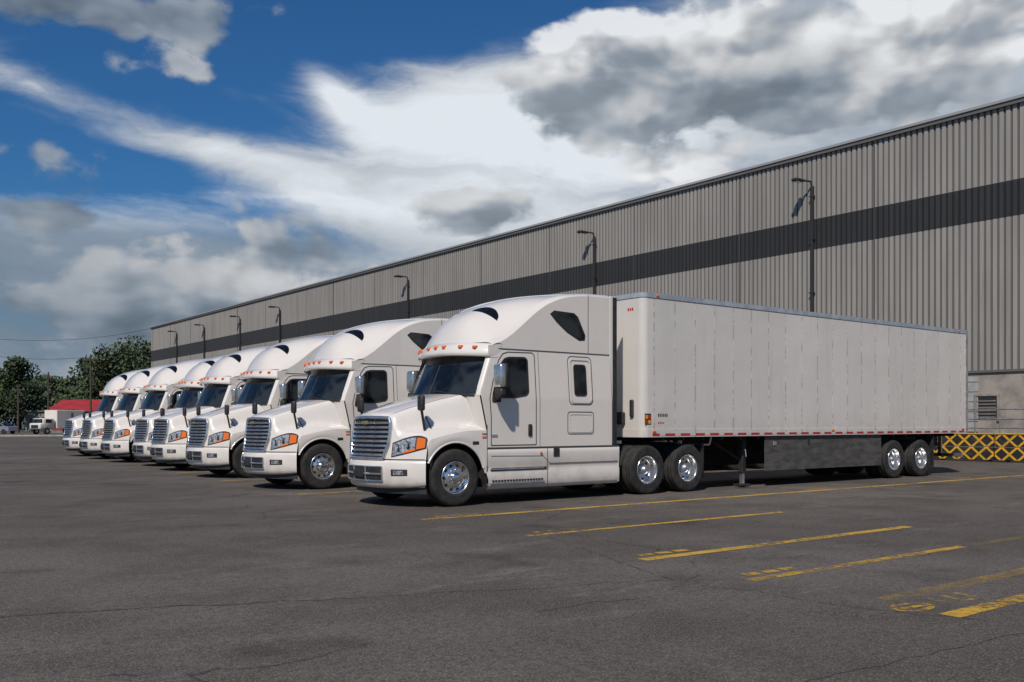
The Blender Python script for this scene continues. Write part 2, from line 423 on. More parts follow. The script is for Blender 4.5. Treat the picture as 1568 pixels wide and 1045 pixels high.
        line([(2.0,.86),(3.2,.84),(3.35,.70),(5.1,.70)],sg,.010,M_SEAM,.004,False,t)
        line([(3.30,.28),(3.30,.98)],sg,.014,M_SEAM,.005,False,t)
        line([(2.0,.62),(3.28,.62)],sg,.05,M_BLACK,.002,False,t)
        t.box(1.98,3.22,sg*1.17,sg*1.235,.355,.385,M_ALU,.005)
        t.box(1.98,3.22,sg*1.17,sg*1.215,.61,.635,M_ALU,.005)
        for i in range(18): t.box(2.02+.066*i,2.05+.066*i,sg*1.18,sg*1.235,.40,.43,M_BLACK)
        t.rbox((3.52,sg*1.205,.90),(.15,.02,.16),M_BLACK,.02)
        t.rbox((2.88,sg*1.212,1.32),(.085,.03,.22),M_BLACK,.02,seg=2)
        t.rbox((3.14,sg*1.215,.9),(.05,.02,.04),M_AMBER,.005)
        t.box(4.955,5.04,sg*1.10,sg*1.135,1.02,3.96,M_PAINT,.01)
        t.box(5.045,5.16,sg*1.09,sg*1.13,1.02,3.94,M_BLACK,.01)
        mx=2.0; my=sg*1.47
        t.rbox((mx-.01,my,2.28),(.14,.25,.42),M_BRIGHT,.05,seg=3)
        t.rbox((mx+.055,my,2.28),(.08,.262,.435),M_BLACK,.03,seg=2)
        t.rbox((mx,my,1.99),(.12,.21,.15),M_BLACK,.04,seg=2)
        t.tube([(2.12,sg*1.19,1.93),(2.04,sg*1.33,1.88),(mx+.02,my-sg*.03,1.94)],.030,M_BLACK,8)
        t.tube([(2.26,sg*1.17,2.50),(mx+.03,my-sg*.05,2.46)],.018,M_BLACK,8)
        t.rbox((2.12,sg*1.205,1.88),(.20,.03,.12),M_BLACK,.02)
        px,py=.72,sg*1.02; zb=hoodz(.3,1.02)
        t.tube([(px,py,zb-.02),(px-.06,py+sg*.03,1.56),(px-.10,py+sg*.05,1.70)],.024,M_BLACK,8)
        t.tube([(px+.16,py-sg*.02,zb-.02),(px-.0,py+sg*.03,1.56)],.014,M_BLACK,8)
        t.rbox((px-.10,py+sg*.05,1.79),(.09,.16,.27),M_BLACK,.04,seg=3)
    for sg in (-1,1):
        t.rbox((1.66,sg*1.21,1.10),(.14,.02,.06),M_BLACK,.01)
        t.tube([hoodp(.05+.9*i/16,sg*(.56+.30*(.05+.9*i/16)**1.3),.001) for i in range(17)],.004,M_SEAM,4)
    parts['trim']=t
    c=MB()
    for sg in (-1,1):
        c.box(.5,7.75,sg*.36,sg*.44,.72,1.0,M_UNDER)
        c.box(7.62,7.68,sg*.70,sg*1.18,.25,1.0,M_BLACK)
        c.cyl((5.3,sg*.62,.72),(5.62,sg*.62,.72),.22,M_ALU,n=16)
    c.box(.35,1.95,-.80,.80,.35,1.16,M_UNDER)
    c.box(1.95,5.1,-1.08,1.08,.36,.92,M_UNDER)
    for x in (5.91,7.12): c.cyl((x,-1.0,.5),(x,1.0,.5),.09,M_UNDER); c.rbox((x,0,.5),(.4,.4,.42),M_UNDER,.1)
    c.cyl((1.24,-1.0,.45),(1.24,1.0,.45),.06,M_UNDER)
    c.box(5.0,7.5,-.45,.45,.98,1.03,M_UNDER)
    c.rbox((6.5,0,1.10),(1.0,.9,.10),M_UNDER,.03)
    c.box(4.96,5.5,-.9,-.1,1.03,1.09,M_ALU)
    c.tube([(5.0,.3,2.0),(5.3,.2,1.6),(5.6,.25,1.7)],.02,M_RED,6); c.tube([(5.0,.15,2.0),(5.3,.05,1.5),(5.6,.1,1.7)],.02,M_BLACK,6)
    parts['chassis']=c
    k=MB()
    for sg in (-1,1):
        wheel_steer(k,1.24,sg*1.06,sg)
        wheel_drive(k,5.91,sg*1.10,sg); wheel_drive(k,7.12,sg*1.10,sg)
    parts['wheels']=k
    return parts

TR=[(0,0),(.09,5.3),(.5,10.3),(.83,14.6),(1.25,18.0),(1.2,21.9),(1.35,25.8),(1.55,29.8)]
tp=build_tractor(); master={}
for i,(du,dv) in enumerate(TR):
    e=empty('semi_truck',(7.9+du,14.7+dv,0))
    for nme,mb in tp.items():
        if i==0: master[nme]=mb.obj(nme,e)
        else:
            o=bpy.data.objects.new(nme,master[nme].data); sc.collection.objects.link(o); o.parent=e

# ------------------------------------------------------------------ trailer (origin = front, local x backwards)
def build_trailer():
    P={}; L=13.1; b=MB()
    r=.15
    def outl():
        pts=[(L,-1.3)]
        n=21
        for i in range(1,n): pts.append((L-(L-r)*i/n,-1.3))
        for i in range(9):
            a=rad(90*i/8); pts.append((r-r*math.sin(a), -1.3+r-r*math.cos(a)))
        pts.append((0,0))
        for i in range(9):
            a=rad(90-90*i/8); pts.append((r-r*math.sin(a), 1.3-r+r*math.cos(a)))
        for i in range(n-1,-1,-1): pts.append((L-(L-r)*i/n,1.3))
        return pts
    O=outl(); no=len(O)-1
    b.grid(lambda u,v:(*O[round(u*no)],1.30+2.70*v),no,4,M_TRAIL)
    b.face([(x,y*.99,4.085) for x,y in O],M_RAIL)
    b.face([(x,y*.99,1.22) for x,y in O],M_UNDER)
    b.face([(L-.01,-1.29,1.2),(L-.01,1.29,1.2),(L-.01,1.29,4.08),(L-.01,-1.29,4.08)],M_TRAIL)
    P['box_body']=b
    t=MB()
    def rail(z0,z1,o,m):
        def f(u,v):
            x,y=O[round(u*no)]; cx,cy=(max(x,r),max(-1.3+r,min(1.3-r,y)))
            d=Vector((x-cx,y-cy)); d=d.normalized() if d.length>1e-5 else Vector((0,0))
            return (x+d.x*o,y+d.y*o,z0+(z1-z0)*v)
        t.grid(f,no,1,m)
        t.grid(lambda u,v:(lambda a:(a[0],a[1],z1))(f(u,0) if v==0 else (O[round(u*no)][0],O[round(u*no)][1])),no,1,m)
        t.grid(lambda u,v:(lambda a:(a[0],a[1],z0))(f(u,0) if v==0 else (O[round(u*no)][0],O[round(u*no)][1])),no,1,m)
    rail(3.995,4.09,.014,M_RAIL)
    rail(1.16,1.32,.012,M_TRAIL)
    for sg in (-1,1):
        t.face([(.25,sg*1.316,1.185),(L-.1,sg*1.316,1.185),(L-.1,sg*1.316,1.235),(.25,sg*1.316,1.235)],M_TAPE)
        for i in range(0,21): t.box(.31+.62*i-.008,.31+.62*i+.008,sg*1.299,sg*1.303,1.325,3.98,M_TRAIL)
        t.box(L-.12,L,sg*1.296,sg*1.318,1.17,4.08,M_ALU,.005)
        for x in (.3,6.5,12.8): t.rbox((x,sg*1.322,1.275),(.10,.02,.04),M_AMBER if x<12 else M_RED,.006)
        for x in (.4,12.6): t.rbox((x,sg*1.318,4.04),(.08,.02,.04),M_AMBER,.006)
        t.face([(.04,sg*1.306,1.42),(.22,sg*1.306,1.42),(.22,sg*1.306,1.64),(.04,sg*1.306,1.64)],M_BLACK)
        for q in range(2):
            for w_ in range(2): t.face([(.055+.08*q,sg*1.309,1.435+.10*w_),(.125+.08*q,sg*1.309,1.435+.10*w_),(.125+.08*q,sg*1.309,1.51+.10*w_),(.055+.08*q,sg*1.309,1.51+.10*w_)],M_STICK if (q+w_)%2 else M_RED)
        for q in range(6): t.face([(.42+.05*q,sg*1.306,1.58),(.45+.05*q,sg*1.306,1.58),(.45+.05*q,sg*1.306,1.64),(.42+.05*q,sg*1.306,1.64)],M_BLACK)
        for q in range(4): t.face([(.42+.05*q,sg*1.306,1.44),(.45+.05*q,sg*1.306,1.44),(.45+.05*q,sg*1.306,1.47),(.42+.05*q,sg*1.306,1.47)],M_RED)
    for k in range(3): t.face([(-.004,-1.02+.06*k,3.74),(-.004,-.98+.06*k,3.74),(-.004,-.98+.06*k,3.80),(-.004,-1.02+.06*k,3.80)],M_RED)
    t.rbox((-.05,-.55,1.55),(.1,.5,.25),M_BLACK,.02)
    t.rbox((-.03,-1.0,1.75),(.06,.10,.35),M_BLACK,.02)
    P['rails_and_markings']=t
    c=MB()
    for i in range(20): c.box(.6+.62*i,.66+.62*i,-1.25,1.25,1.08,1.17,M_UNDER)
    for sg in (-1,1):
        c.box(8.2,12.9,sg*.42,sg*.52,.78,1.10,M_UNDER)
        c.box(3.40,3.54,sg*.92,sg*1.06,.32,1.18,M_UNDER,.01); c.box(3.43,3.51,sg*.95,sg*1.03,.08,.4,M_ALU)
        c.rbox((3.47,sg*.99,.05),(.30,.26,.05),M_UNDER,.01)
        c.tube([(3.47,sg*.97,.6),(2.7,sg*.6,1.12)],.03,M_UNDER,6); c.tube([(3.47,sg*.97,.6),(4.3,sg*.75,1.12)],.03,M_UNDER,6)
        c.box(3.95,8.72,sg*1.235,sg*1.255,.36,1.155,M_SKIRT,.004)
        for x in (5.1,6.3,7.5): c.box(x-.006,x+.006,sg*1.252,sg*1.258,.38,1.14,M_SEAM)
        c.rbox((4.3,sg*1.262,.98),(.12,.02,.10),M_ALU,.01); c.rbox((5.6,sg*1.262,1.0),(.08,.02,.12),M_BLACK,.01)
        wheel_drive(c,9.34,sg*1.12,sg); wheel_drive(c,10.68,sg*1.12,sg)
        c.box(11.3,11.34,sg*.75,sg*1.25,.25,1.1,M_BLACK)
        c.box(12.95,13.02,sg*.5,sg*.6,.5,1.15,M_ALU)
        c.tube([(1.4,sg*1.0,1.15),(1.4,sg*.95,.98),(2.4,sg*.95,.98),(2.4,sg*1.0,1.15)],.03,M_ALU,6)
    c.cyl((3.47,-1,.75),(3.47,1,.75),.03,M_UNDER); c.tube([(3.47,-1.02,.85),(3.30,-1.22,.85),(3.30,-1.24,.70)],.014,M_ALU,6)
    for x in (9.34,10.68): c.cyl((x,-1,.5),(x,1,.5),.07,M_UNDER)
    c.box(12.95,13.03,-1.2,1.2,.48,.58,M_ALU)
    c.box(.5,1.6,-.8,.8,1.10,1.16,M_UNDER)
    c.cyl((8.0,-.5,.85),(8.0,.4,.85),.14,M_UNDER)
    P['running_gear']=c
    return P
tpp=build_trailer(); tm={}
for i,(du,dv) in enumerate(TR[:8]):
    e=empty('semi_trailer',(13.62+du,14.7+dv,0))
    for nme,mb in tpp.items():
        if i==0: tm[nme]=mb.obj(nme,e)
        else:
            o=bpy.data.objects.new(nme,tm[nme].data); sc.collection.objects.link(o); o.parent=e

# ------------------------------------------------------------------ warehouse
def clad(c1,c2):
    def f(n,b,tc):
        o=tc.outputs['Object']; s=n.sep(o)
        mp=n.new('ShaderNodeMapping'); n.put(mp.inputs[0],o); mp.inputs['Scale'].default_value=(1,2.2,.12)
        st=n.noise(mp.outputs[0],1.0,6,.7); big=n.noise(o,.12,3,.5)
        col=n.mix(n.ss(st,.35,.72),c1,c2)
        pan=n.noise(n.comb(n.m('FLOOR',n.m('DIVIDE',s[1],7.45)),0,0),2.3,0)
        col=n.mix(n.m('MULTIPLY',n.ss(pan,.3,.7),.25),col,c2)
        col=n.mix(n.m('MULTIPLY',n.ss(big,.4,.7),.28),col,tuple(x*.72 for x in c2))
        gr=n.ss(s[0],.012,.035)  # rib recesses: groove shade painted into the cladding colour by depth
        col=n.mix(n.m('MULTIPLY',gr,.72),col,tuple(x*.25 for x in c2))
        n.put(b.inputs['Base Color'],col)
    return f
M_CLAD=mat('grey_cladding',rough=.55,fn=clad((.36,.34,.312),(.27,.252,.23)))
M_BAND=mat('dark_cladding_band',rough=.55,fn=clad((.040,.040,.041),(.028,.028,.029)))
M_CONC=mat('concrete_base',fn=vary((.36,.32,.28),(.22,.195,.17),1.2,bump=.3,bscale=15),rough=.85)
M_COP=mat('roof_coping',(.13,.125,.12),.5)
M_COPL=mat('roof_edge_trim',(.33,.33,.325),.5)
M_DARK=mat('dark_metal',(.03,.03,.032),.5)
M_DOOR=mat('dock_door',fn=vary((.42,.42,.41),(.32,.32,.31),2),rough=.5)
UB=38.0; V0,V1=-25.0,128.0; ZC,ZB0,ZB1,ZT=3.55,9.56,10.98,14.05
bld=empty('warehouse',(UB,0,0))
w=MB()
per=.26; prof=[(0,0),(.145,0),(.165,.05),(.235,.05),(.26,0)]
cols=[]; v=V0
while v<V1:
    for a,d in prof[:-1]: cols.append((v+a,d))
    v+=per
cols.append((V1,0))
for z0,z1,m in ((ZC,ZB0,M_CLAD),(ZB0,ZB1,M_BAND),(ZB1,ZT,M_CLAD)):
    w.grid(lambda a,b_:(cols[round(a*(len(cols)-1))][1],cols[round(a*(len(cols)-1))][0],z0+(z1-z0)*b_),len(cols)-1,1,m,False)
w.face([(60,V0,0),(60,V1,0),(60,V1,ZT),(60,V0,ZT)],M_CLAD)
for vv in (V0,V1): w.face([(0.07,vv,0),(60,vv,0),(60,vv,ZT),(0.07,vv,ZT)],M_CLAD)
w.obj('corrugated_walls',bld)
w=MB()
w.box(-.08,60.2,V0-.1,V1+.1,ZT,ZT+.06,M_COP)
w.box(-.12,-.06,V0-.1,V1+.1,ZT-.14,ZT+.10,M_COP)
w.box(-.17,-.125,V0-.1,V1+.1,ZT+.02,ZT+.13,M_COPL)
w.obj('roof_and_coping',bld)
w=MB()
w.box(-.02,1,V0,V1,-.2,ZC-.08,M_CONC)
w.box(-.10,.2,V0,V1,ZC-.085,ZC+.01,M_COP)
for i in range(24): 
    vv=V0+6.2*i+2; w.box(-.035,-.021,vv,vv+.03,0,ZC-.09,M_SEAM)
w.obj('concrete_plinth',bld)
w=MB()
for i,(du,dv) in enumerate(TR):
    vc=14.7+dv
    if i==0: continue
    w.box(-.06,-.025,vc-1.4,vc+1.4,1.1,3.3,M_DOOR)
    for q in range(5): w.box(-.07,-.061,vc-1.4,vc+1.4,1.5+.4*q,1.52+.4*q,M_SEAM)
w.box(-.05,-.025,17.84,18.65,1.60,2.45,M_DARK); 
for q in range(6): w.box(-.075,-.051,17.9,18.6,1.66+.13*q,1.70+.13*q,M_CONC)
w.box(-.09,-.025,17.74,17.84,1.52,2.53,M_CONC); w.box(-.09,-.025,18.65,18.75,1.52,2.53,M_CONC); w.box(-.10,-.025,17.74,18.75,2.53,2.62,M_CONC)
w.obj('dock_doors_and_vent',bld)
w=MB()
for vv in (11.0,26.3,41.3,62.5,86.5,96.7,107.6,117.3):
    w.box(-.20,-.055,vv-.07,vv+.07,ZC-2,12.5,M_DARK,.01)
    for z in (5,7.5,10,12): w.box(-.21,-.05,vv-.12,vv+.12,z,z+.06,M_DARK)
    w.tube([(-.12,vv,12.4),(-.2,vv+.02,12.72),(-.55,vv+.2,12.76)],.05,M_DARK,8)
    w.rbox((-.80,vv+.30,12.74),(.62,.36,.15),M_DARK,.05)
    w.rbox((-.80,vv+.30,12.66),(.45,.26,.02),M_LENS,.005)
vv=V0+3.5
while vv<V1:
    w.box(-.012,-.004,vv-.025,vv+.025,ZC,ZT-.2,M_SEAM); vv+=7.45
w.obj('downpipes_and_wall_lamps',bld)

M_GALV=mat('galvanised_steel',fn=vary((.42,.43,.44),(.28,.28,.29),6),rough=.5,metal=.7)
r=MB(); rail_e=empty('metal_railing',(37.1,0,0))
for i in range(16):
    y=5+.95*i; r.cyl((0,y,0),(0,y,2.0),.03,M_GALV,n=8)
for z in (1.25,1.6,1.98): r.cyl((0,5,z),(0,19.3,z),.028,M_GALV,n=8)
r.obj('rails',rail_e)
r=MB(); r.box(-.25,.8,5,19.4,0,.9,M_CONC,.02); r.obj('ramp_wall',rail_e)

def diam(n,b,tc):
    s=n.sep(tc.outputs['Object'])
    a=n.m('ABSOLUTE',n.m('SUBTRACT',n.m('FRACT',n.m('DIVIDE',s[1],.56)),.5))
    c=n.m('ABSOLUTE',n.m('SUBTRACT',n.m('FRACT',n.m('DIVIDE',n.m('ADD',s[2],-.04),.51)),.5))
    q=n.m('ABSOLUTE',n.m('SUBTRACT',n.m('ADD',a,c),.5))
    f=n.m('GREATER_THAN',q,.10)
    d=n.noise(tc.outputs['Object'],3,6,.7)
    col=n.mix(f,(.70,.37,.015),(.018,.018,.018)); col=n.mix(n.m('MULTIPLY',n.ss(d,.45,.75),.5),col,(.12,.10,.08))
    n.put(b.inputs['Base Color'],col)
M_DIAM=mat('hazard_paint',rough=.6,fn=diam)
M_YEL=mat('yellow_paint',(.62,.34,.02),.55)
be=empty('hazard_barrier',(35.6,0,0)); b=MB()
y=7.0
while y<23:
    b.box(-.14,.14,y,y+2.4,.06,.54,M_DIAM,.02); b.box(-.11,.11,y+.02,y+2.38,.56,1.02,M_DIAM,.02)
    b.box(-.13,.13,y,y+2.4,1.02,1.07,M_YEL,.01)
    for q in (.3,2.1): b.box(-.24,.24,y+q-.12,y+q+.12,0,.07,M_DARK,.01)
    y+=2.46
b.obj('barrier_blocks',be)

# ------------------------------------------------------------------ ground
def asphalt(n,b,tc):
    o=tc.outputs['Object']
    big=n.noise(o,.13,4,.6); mid=n.noise(o,.7,6,.70); fine=n.noise(o,16,4,.8); sp=n.noise(o,60,2,.6)
    c=n.mix(n.ss(big,.38,.62),(.108,.093,.080),(.158,.138,.121))
    c=n.mix(n.m('MULTIPLY',n.ss(mid,.42,.62),.58),c,(.072,.061,.053))
    mp=n.new('ShaderNodeMapping'); n.put(mp.inputs[0],o); mp.inputs['Scale'].default_value=(.5,1.6,1); mp.inputs['Rotation'].default_value=(0,0,.7)
    sc_=n.noise(mp.outputs[0],.8,8,.78)
    c=n.mix(n.m('MULTIPLY',n.ss(sc_,.54,.70),.62),c,(.25,.225,.20))
    c=n.mix(n.m('MULTIPLY',n.ss(fine,.42,.62),.60),c,(.050,.043,.038))
    c=n.mix(n.m('MULTIPLY',n.ss(sp,.54,.66),.50),c,(.36,.33,.29))
    oil=n.noise(o,.55,3,.5); c=n.mix(n.m('MULTIPLY',n.ss(oil,.60,.72),.5),c,(.035,.03,.027))
    wv=n.new('ShaderNodeTexNoise'); n.put(wv.inputs['Vector'],o); wv.inputs['Scale'].default_value=1.3; wv.inputs['Detail'].default_value=5
    ad=n.new('ShaderNodeMixRGB'); ad.blend_type='LINEAR_LIGHT'; ad.inputs[0].default_value=.35; n.put(ad.inputs[1],o); n.put(ad.inputs[2],wv.outputs[1])
    vo=n.new('ShaderNodeTexVoronoi'); vo.feature='DISTANCE_TO_EDGE'; n.put(vo.inputs['Vector'],ad.outputs[0]); vo.inputs['Scale'].default_value=.13
    cm=n.m('MULTIPLY',n.ss(vo.outputs['Distance'],.0030,.0008),n.ss(mid,.46,.54))
    c=n.mix(n.m('MULTIPLY',cm,.65),c,(.028,.025,.022))
    n.put(b.inputs['Base Color'],c)
    n.put(b.inputs['Roughness'],n.ss(mid,.3,.7,.80,.95))
    n.put(b.inputs['Normal'],n.bump(n.m('ADD',n.m('MULTIPLY',fine,.8),sp),.8,.015))
M_ASPH=mat('asphalt',fn=asphalt,spec=.2)
M_GRASS=mat('grass',fn=vary((.05,.075,.025),(.09,.10,.045),.3),rough=.95)
g=MB(); g.face([(-1500,-1500,-.03),(1500,-1500,-.03),(1500,1500,-.03),(-1500,1500,-.03)],M_GRASS); g.obj('ground')
g=MB(); g.face([(-120,-60,0),(120,-60,0),(120,165,0),(-120,165,0)],M_ASPH); g.obj('parking_lot')
def linep(lo,hi,full):
    def f(n,b,tc):
        o=tc.outputs['Object']
        wv=n.noise(o,9,7,.80); big=n.noise(o,.9,3,.6)
        k=n.m('ADD',n.m('MULTIPLY',wv,.60),n.m('MULTIPLY',big,.40))
        fac=n.ss(k,lo,hi)
        c=n.mix(n.ss(n.noise(o,3,5,.7),.4,.7),(.62,.37,.045),(.42,.25,.04))
        n.put(b.inputs['Base Color'],c)
        n.put(b.inputs['Alpha'],n.m('MULTIPLY',fac,full))
    return f
M_L1=mat('yellow_line_paint',rough=.75,fn=linep(.40,.52,.92))
M_L2=mat('worn_yellow_line_paint',rough=.8,fn=linep(.43,.55,.82))
M_L3=mat('faded_yellow_line_paint',rough=.8,fn=linep(.43,.63,.50))
g=MB(); Z=.004
def ln(u0,u1,v,wd,m): g.face([(u0,v-wd/2,Z),(u1,v-wd/2,Z),(u1,v+wd/2,Z),(u0,v+wd/2,Z)],m)
ln(7.5,31,12.0,.16,M_L1); ln(7.5,12.8,9.45,.13,M_L1); ln(7.15,12.4,7.05,.16,M_L1); ln(7.0,10.9,5.53,.13,M_L2); ln(11.2,15,5.53,.13,M_L3)
ln(6.9,13,3.6,.17,M_L1); ln(7.1,12,4.25,.18,M_L3)
for v,du in ((17.8,0),(23.0,.3),(27.6,.7)): ln(8.2+du,20,v,.14,M_L1)
for (u,v) in ((7.9,12.22),(7.75,9.67),(7.35,7.3),(7.2,5.75),(17.5,12.3),(24,12.35)):
    for q in range(3): g.face([(u+.28*q,v-.05,Z),(u+.28*q+.2,v-.07,Z),(u+.28*q+.22,v+.05,Z),(u+.28*q+.02,v+.07,Z)],M_L2)
def ringm(u,v,ru,rv,wd,m):
    K=20
    for i in range(K):
        a=2*math.pi*i/K;c=2*math.pi*(i+1)/K
        g.face([(u+ru*math.cos(a),v+rv*math.sin(a),Z),(u+ru*math.cos(c),v+rv*math.sin(c),Z),(u+(ru-wd)*math.cos(c),v+(rv-wd)*math.sin(c),Z),(u+(ru-wd)*math.cos(a),v+(rv-wd)*math.sin(a),Z)],m)
ringm(7.0,3.95,.24,.14,.06,M_L2)
g.face([(6.86,3.93,Z+.001),(7.16,3.90,Z+.001),(7.16,3.96,Z+.001),(6.86,3.99,Z+.001)],M_L2)
for q in range(3):
    u=7.35+.22*q; g.face([(u,3.83,Z),(u+.07,3.83,Z),(u+.12,4.06,Z),(u+.05,4.06,Z)],M_L2)
    g.face([(u+.07,3.80,Z+.001),(u+.18,3.80,Z+.001),(u+.18,3.85,Z+.001),(u+.07,3.85,Z+.001)],M_L2)
g.obj('parking_line_markings')
M_TAR=mat('tar_crack',fn=vary((.025,.022,.02),(.055,.047,.041),9),rough=.8)
g=MB()
def crack(p0,p1,n,amp,wd):
    P=[]
    p0=Vector(p0);p1=Vector(p1);d=(p1-p0);nn=Vector((-d.y,d.x)).normalized(); off=0
    for i in range(n+1):
        off+=random.uniform(-amp,amp); off*=.93; P.append(p0+d*i/n+nn*off)
    W=[wd*random.uniform(.3,1.2) for _ in P]
    for i in range(n):
        if random.random()<.06: continue
        a=P[i];b=P[i+1]
        g.face([(a.x-nn.x*W[i],a.y-nn.y*W[i],Z-.001),(b.x-nn.x*W[i+1],b.y-nn.y*W[i+1],Z-.001),(b.x+nn.x*W[i+1],b.y+nn.y*W[i+1],Z-.001),(a.x+nn.x*W[i],a.y+nn.y*W[i],Z-.001)],M_TAR)
crack((.05,8.4),(3.55,7.05),110,.02,.010); crack((3.55,7.05),(6.5,6.0),80,.02,.006); crack((6.5,6.0),(7.6,9.2),60,.02,.005)
crack((3.4,3.3),(7.5,2.9),60,.02,.004)
g.obj('asphalt_crack')

# ------------------------------------------------------------------ background left
F2=Vector((.609,.793)); R2=Vector((.793,-.609))
def place(az_t,D):
    p=F2*D+R2*(az_t*D); return p.x,p.y
leafA=mat('foliage_dark',fn=vary((.018,.030,.012),(.035,.055,.02),1.5),rough=.8)
leafB=mat('foliage_mid',fn=vary((.035,.058,.02),(.055,.08,.028),1.5),rough=.8)
leafC=mat('foliage_light',fn=vary((.055,.08,.028),(.085,.11,.04),1.5),rough=.8)
bark=mat('bark',fn=vary((.06,.045,.035),(.10,.08,.06),4),rough=.9)
def tree(mb,x,y,H,W,rng,leaf=.35,dens=1.0):
    mb.cyl((x,y,-.1),(x+rng.uniform(-.3,.3),y,H*.55),H*.022,bark,r1=H*.010,n=7)
    cl=[]
    for i in range(int(20*dens)):
        a=rng.uniform(0,6.283); q=rng.random()**.5; hz=rng.uniform(.22,.95)
        env=math.sin(min(1,max(.05,(1.05-hz)/.85))*math.pi*.62)
        cl.append((x+math.cos(a)*q*W*.5*env,y+math.sin(a)*q*W*.5*env,H*hz,W*rng.uniform(.12,.22)))
    for cx,cy,cz,cr in cl:
        if rng.random()<.4: mb.cyl((x,y,cz*.6),(cx,cy,cz),H*.006,bark,r1=H*.002,n=5,caps=False)
        mm=rng.choice([leafA,leafB,leafB,leafC] if cz>H*.5 else [leafA,leafA,leafB])
        for k in range(int(95*dens)):
            d=Vector((rng.gauss(0,1),rng.gauss(0,1),rng.gauss(0,1))).normalized()*cr*rng.uniform(.55,1.12)
            p=Vector((cx,cy,cz))+Vector((d.x,d.y,d.z*.75))
            a=Vector((rng.gauss(0,1),rng.gauss(0,1),rng.gauss(0,1))).normalized(); b=a.orthogonal().normalized()
            s=leaf*rng.uniform(.6,1.3)
            m2=mm if rng.random()<.75 else (leafC if d.z>0 else leafA)
            mb.face([p-a*s*.5,p+b*s*.5,p+a*s*.5,p-b*s*.5],m2)
rng=random.Random(3)
tl=MB()
t0=-.62
while t0<-.375:
    x,y=place(t0,rng.uniform(185,230)); tree(tl,x,y,rng.uniform(11,15),rng.uniform(9,13),rng,.65)
    t0+=rng.uniform(.010,.017)
for t0 in (-.60,-.575,-.47,-.455,-.44,-.425,-.41,-.395,-.38):
    x,y=place(t0,rng.uniform(160,175)); tree(tl,x,y,rng.uniform(11,14) if t0>-.45 else rng.uniform(7,9),rng.uniform(9,12),rng,.55)
tl.obj('distant_tree_line')
for t0,D,H,W in ((-.525,165,13.0,8.5),(-.415,150,13.8,13),(-.437,150,12.5,10),(-.395,158,15.2,13)):
    x,y=place(t0,D); m_=MB(); tree(m_,0,0,H,W,rng,.45,1.4); m_.obj('broadleaf_tree',None,(x,y,0))
M_REDM=mat('red_metal',fn=vary((.42,.035,.03),(.30,.03,.028),.8),rough=.5)
M_GREY=mat('grey_wall',fn=vary((.25,.25,.25),(.16,.16,.16),.8),rough=.8)
x,y=place(-.452,135); e=empty('red_roofed_shed',(x,y,0)); e.rotation_euler=(0,0,rad(-37.5)); b=MB()
b.box(-5,9,0,8,0,3.3,M_GREY); b.box(-5.01,9,-.03,-.005,.4,2.7,M_REDM)
for i in range(6): b.box(-4.3+2.2*i,-3.1+2.2*i,-.06,-.035,.8,2.2,M_DARK)
b.face([(-5.5,-.6,3.3),(9.5,-.6,3.3),(9.5,4,4.9),(-5.5,4,4.9)],M_REDM); b.face([(-5.5,8.6,3.3),(9.5,8.6,3.3),(9.5,4,4.9),(-5.5,4,4.9)],M_REDM)
b.box(-5.5,9.5,-.65,-.61,3.1,3.35,M_REDM)
b.obj('shed_body',e)
x,y=place(-.51,165); e=empty('low_grey_building',(x,y,0)); e.rotation_euler=(0,0,rad(-37.5)); b=MB()
b.box(-1.5,8,0,6,0,3.4,M_GREY); b.box(-1.8,8.2,-.3,6.3,3.4,3.65,M_COP)
for i in range(4): b.box(-.6+2.2*i,.6+2.2*i,-.04,-.01,1,2.3,M_DARK)
b.obj('building_body',e)
x,y=place(-.492,120); e=empty('box_truck',(x,y,0)); e.rotation_euler=(0,0,rad(-60)); b=MB()
b.box(-1.1,1.1,.2,4.6,.75,3.1,M_PAINT,.05); b.rbox((0,-.9,1.35),(2.0,1.8,1.4),M_PAINT,.2,seg=2); b.rbox((0,-1.6,1.05),(1.95,1.2,.8),M_PAINT,.15,seg=2)
b.box(-.85,.85,-1.84,-1.79,1.45,1.95,M_GLASS); b.box(-1.01,1.01,-1.4,-.5,1.45,1.92,M_GLASS); b.box(-.6,.6,-2.22,-2.18,.8,1.2,M_BLACK)
for yy in (-1.2,3.4):
    for sx in (-.92,.92): b.cyl((sx-.12,yy,.42),(sx+.12,yy,.42),.42,M_TYRE,n=18); b.cyl((sx-.13,yy,.42),(sx+.13,yy,.42),.2,M_ALU,n=12)
b.obj('truck_body',e)
x,y=place(-.545,125); e=empty('parked_car',(x,y,0)); e.rotation_euler=(0,0,rad(-50)); b=MB()
pf=[(-2.1,.35),(-2.15,.75),(-1.9,.9),(-1.0,1.0),(-.4,1.42),(.9,1.45),(1.6,1.02),(2.1,.95),(2.15,.4)]
for sg in (-1,1): b.face([(px,sg*.85,pz) for px,pz in pf],M_ALU)
for (a,c),(d,f_) in zip(pf[:-1],pf[1:]): b.face([(a,-.85,c),(d,-.85,f_),(d,.85,f_),(a,.85,c)],M_GLASS if c>=.98 and f_>=.98 and abs(f_-c)>.2 else M_ALU)
for sg in (-1,1):
    b.face([(-.85,sg*.86,1.02),(-.38,sg*.86,1.36),(.85,sg*.86,1.38),(1.35,sg*.86,1.02)],M_GLASS)
    for xx in (-1.35,1.35): b.cyl((xx,sg*.70,.33),(xx,sg*.88,.33),.33,M_TYRE,n=18)
b.obj('car_body',e)
M_KERB=mat('kerb_concrete',fn=vary((.42,.40,.37),(.30,.29,.27),2),rough=.9)
b=MB(); x0,y0=place(-.80,96); x1,y1=place(-.43,104)
kd=Vector((x1-x0,y1-y0)); ke=empty('kerb',(x0,y0,0)); ke.rotation_euler=(0,0,math.atan2(kd.y,kd.x))
